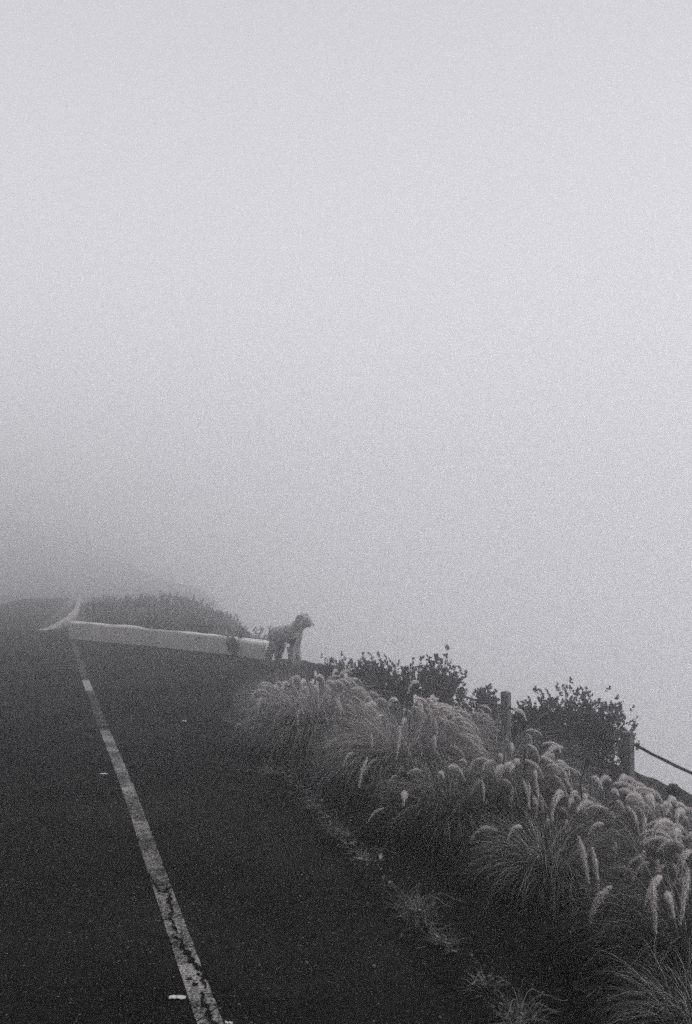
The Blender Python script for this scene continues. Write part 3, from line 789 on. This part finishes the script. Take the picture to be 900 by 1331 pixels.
# ------------------------------------------------------------------ dog
def build_dog():
    fx_, fy_ = W(376, 865, 15.95).x, 15.95
    z0 = float(base_z(TU(fx_, fy_)[0]))
    root = thing('dog', (fx_, fy_, z0), 'curly coated pale dog standing at the brink of the lay-by, gazing out into the mist', 'dog', rz=R(-24))
    # joints (x forward, y left, z up)
    Vv = {
        'pelvis': ((-0.29, 0, 0.52), 0.13), 'loin': ((-0.16, 0, 0.51), 0.115), 'rib': ((0.0, 0, 0.49), 0.14), 'chest': ((0.12, 0, 0.48), 0.145),
        'neck0': ((0.18, 0, 0.58), 0.12), 'neck1': ((0.245, 0, 0.66), 0.108), 'skull': ((0.305, 0, 0.735), 0.115), 'brow': ((0.365, 0, 0.725), 0.095),
        'muz': ((0.43, 0, 0.675), 0.064), 'nose': ((0.49, 0, 0.64), 0.05),
        'tail0': ((-0.37, 0, 0.53), 0.04), 'tail1': ((-0.415, 0, 0.50), 0.04), 'tail2': ((-0.43, 0, 0.44), 0.032)}
    E = [('pelvis', 'loin'), ('loin', 'rib'), ('rib', 'chest'), ('chest', 'neck0'), ('neck0', 'neck1'), ('neck1', 'skull'), ('skull', 'brow'), ('brow', 'muz'), ('muz', 'nose'),
         ('pelvis', 'tail0'), ('tail0', 'tail1'), ('tail1', 'tail2')]
    for s, sg in (('l', 1), ('r', -1)):
        dx = 0.06*sg
        Vv['sh' + s] = ((0.13, 0.075*sg, 0.42), 0.095); Vv['el' + s] = ((0.10, 0.09*sg, 0.30), 0.075)
        Vv['wr' + s] = ((0.125 + dx*0.3, 0.09*sg, 0.15), 0.064); Vv['pa' + s] = ((0.125 + dx*0.3, 0.09*sg, 0.05), 0.06); Vv['to' + s] = ((0.165 + dx*0.3, 0.09*sg, 0.032), 0.036)
        E += [('chest', 'sh' + s), ('sh' + s, 'el' + s), ('el' + s, 'wr' + s), ('wr' + s, 'pa' + s), ('pa' + s, 'to' + s)]
        Vv['hip' + s] = ((-0.30, 0.08*sg, 0.43), 0.1); Vv['kn' + s] = ((-0.245 + dx, 0.1*sg, 0.31), 0.075)
        Vv['hk' + s] = ((-0.365 + dx, 0.1*sg, 0.18), 0.066); Vv['hp' + s] = ((-0.345 + dx, 0.1*sg, 0.05), 0.06); Vv['ht' + s] = ((-0.305 + dx, 0.1*sg, 0.032), 0.036)
        E += [('pelvis', 'hip' + s), ('hip' + s, 'kn' + s), ('kn' + s, 'hk' + s), ('hk' + s, 'hp' + s), ('hp' + s, 'ht' + s)]
        Vv['ea' + s] = ((0.295, 0.115*sg, 0.75), 0.042); Vv['eb' + s] = ((0.29, 0.145*sg, 0.67), 0.05); Vv['ec' + s] = ((0.295, 0.135*sg, 0.60), 0.036)
        E += [('skull', 'ea' + s), ('ea' + s, 'eb' + s), ('eb' + s, 'ec' + s)]
    names = list(Vv); me = bpy.data.meshes.new('tmp')
    me.from_pydata([Vv[k][0] for k in names], [(names.index(a), names.index(b)) for a, b in E], []); me.update()
    tmp = bpy.data.objects.new('tmp', me); col.objects.link(tmp)
    sk = tmp.modifiers.new('s', 'SKIN'); sk.use_smooth_shade = True
    for k, nme in enumerate(names):
        r = Vv[nme][1]; d = me.skin_vertices[0].data[k]; d.radius = (r, r); d.use_root = (nme == 'pelvis')
    su = tmp.modifiers.new('u', 'SUBSURF'); su.levels = 3; su.render_levels = 3
    dg = bpy.context.evaluated_depsgraph_get(); dg.update()
    ev = tmp.evaluated_get(dg); body = bpy.data.meshes.new_from_object(ev); body.name = 'body'
    bpy.data.objects.remove(tmp)
    nr = [v.normal.copy() for v in body.vertices]
    for v, n_ in zip(body.vertices, nr):
        k = 0.017*noise.noise(v.co*24) + 0.010*noise.noise(v.co*52 + Vector((4, 4, 4)))
        v.co += n_*k
        if v.co.z < 0.004: v.co.z = 0.004
    body.materials.clear()
    b = link('body', body, M['dogskin'], root)
    rng = np.random.default_rng(8); polys = body.polygons; n = 9000
    pick = rng.integers(0, len(polys), n)
    c = np.array([polys[int(i)].center[:] for i in pick]); nn = np.array([polys[int(i)].normal[:] for i in pick])
    keep = c[:, 2] > 0.03; c, nn = c[keep], nn[keep]; n = len(c)
    d = nn + rng.normal(0, 0.55, (n, 3)) + np.array([0, 0, -0.25]); d /= np.linalg.norm(d, axis=1)[:, None]
    sd_ = np.cross(d, rng.normal(size=(n, 3))); sd_ /= np.linalg.norm(sd_, axis=1)[:, None]
    L = rng.uniform(0.015, 0.042, n)[:, None]
    L = np.where((c[:, 0] > 0.38)[:, None], L*0.4, L)
    Vq = np.stack([c - sd_*0.004, c + sd_*0.004, c + d*L*0.6 + sd_*0.004 + np.cross(d, sd_)*0.006, c + d*L], 1).reshape(-1, 3)
    i = np.arange(n)*4
    Fq = np.stack([i, i + 1, i + 2, i + 3], -1)
    link('curly_coat', meshdata('curly_coat', Vq, Fq, np.repeat(rng.random(n), 4)), M['fur'], root)
    def ball(name, loc, r, sc=(1, 1, 1)):
        bm = bmesh.new(); bmesh.ops.create_icosphere(bm, subdivisions=2, radius=r)
        for q in bm.verts: q.co = Vector((q.co.x*sc[0], q.co.y*sc[1], q.co.z*sc[2]))
        m_ = bpy.data.meshes.new(name); bm.to_mesh(m_); bm.free(); link(name, m_, M['black'], root, loc)
    root.scale = (0.80, 0.76, 1.05)
    ball('nose', (0.535, 0, 0.645), 0.022, (0.8, 1.2, 0.8))
    ball('eye', (0.435, 0.048, 0.74), 0.013); ball('eye', (0.435, -0.048, 0.74), 0.013)
    return root
build_dog()

# ------------------------------------------------------------------ the fog
m, n, out = mat('fog')
pv = nd(n, 'ShaderNodeVolumePrincipled', Density=FOG, Anisotropy=0.9)
pv.inputs['Color'].default_value = (0.993, 0.993, 0.996, 1)
n.links.new(pv.outputs[0], out.inputs['Volume'])
x0, x1, y0, y1, z0, z1 = gx[0] - 3, gx[-1] + 3, gy[0] - 3, gy[-1] + 3, -119.5, 19
V = [(x, y, z) for z in (z0, z1) for (x, y) in ((x0, y0), (x1, y0), (x1, y1), (x0, y1))]
Fc = [(3, 2, 1, 0), (4, 5, 6, 7), (0, 1, 5, 4), (1, 2, 6, 5), (2, 3, 7, 6), (3, 0, 4, 7)]
kind(link('haze', meshdata('haze', V, Fc), m), 'stuff')
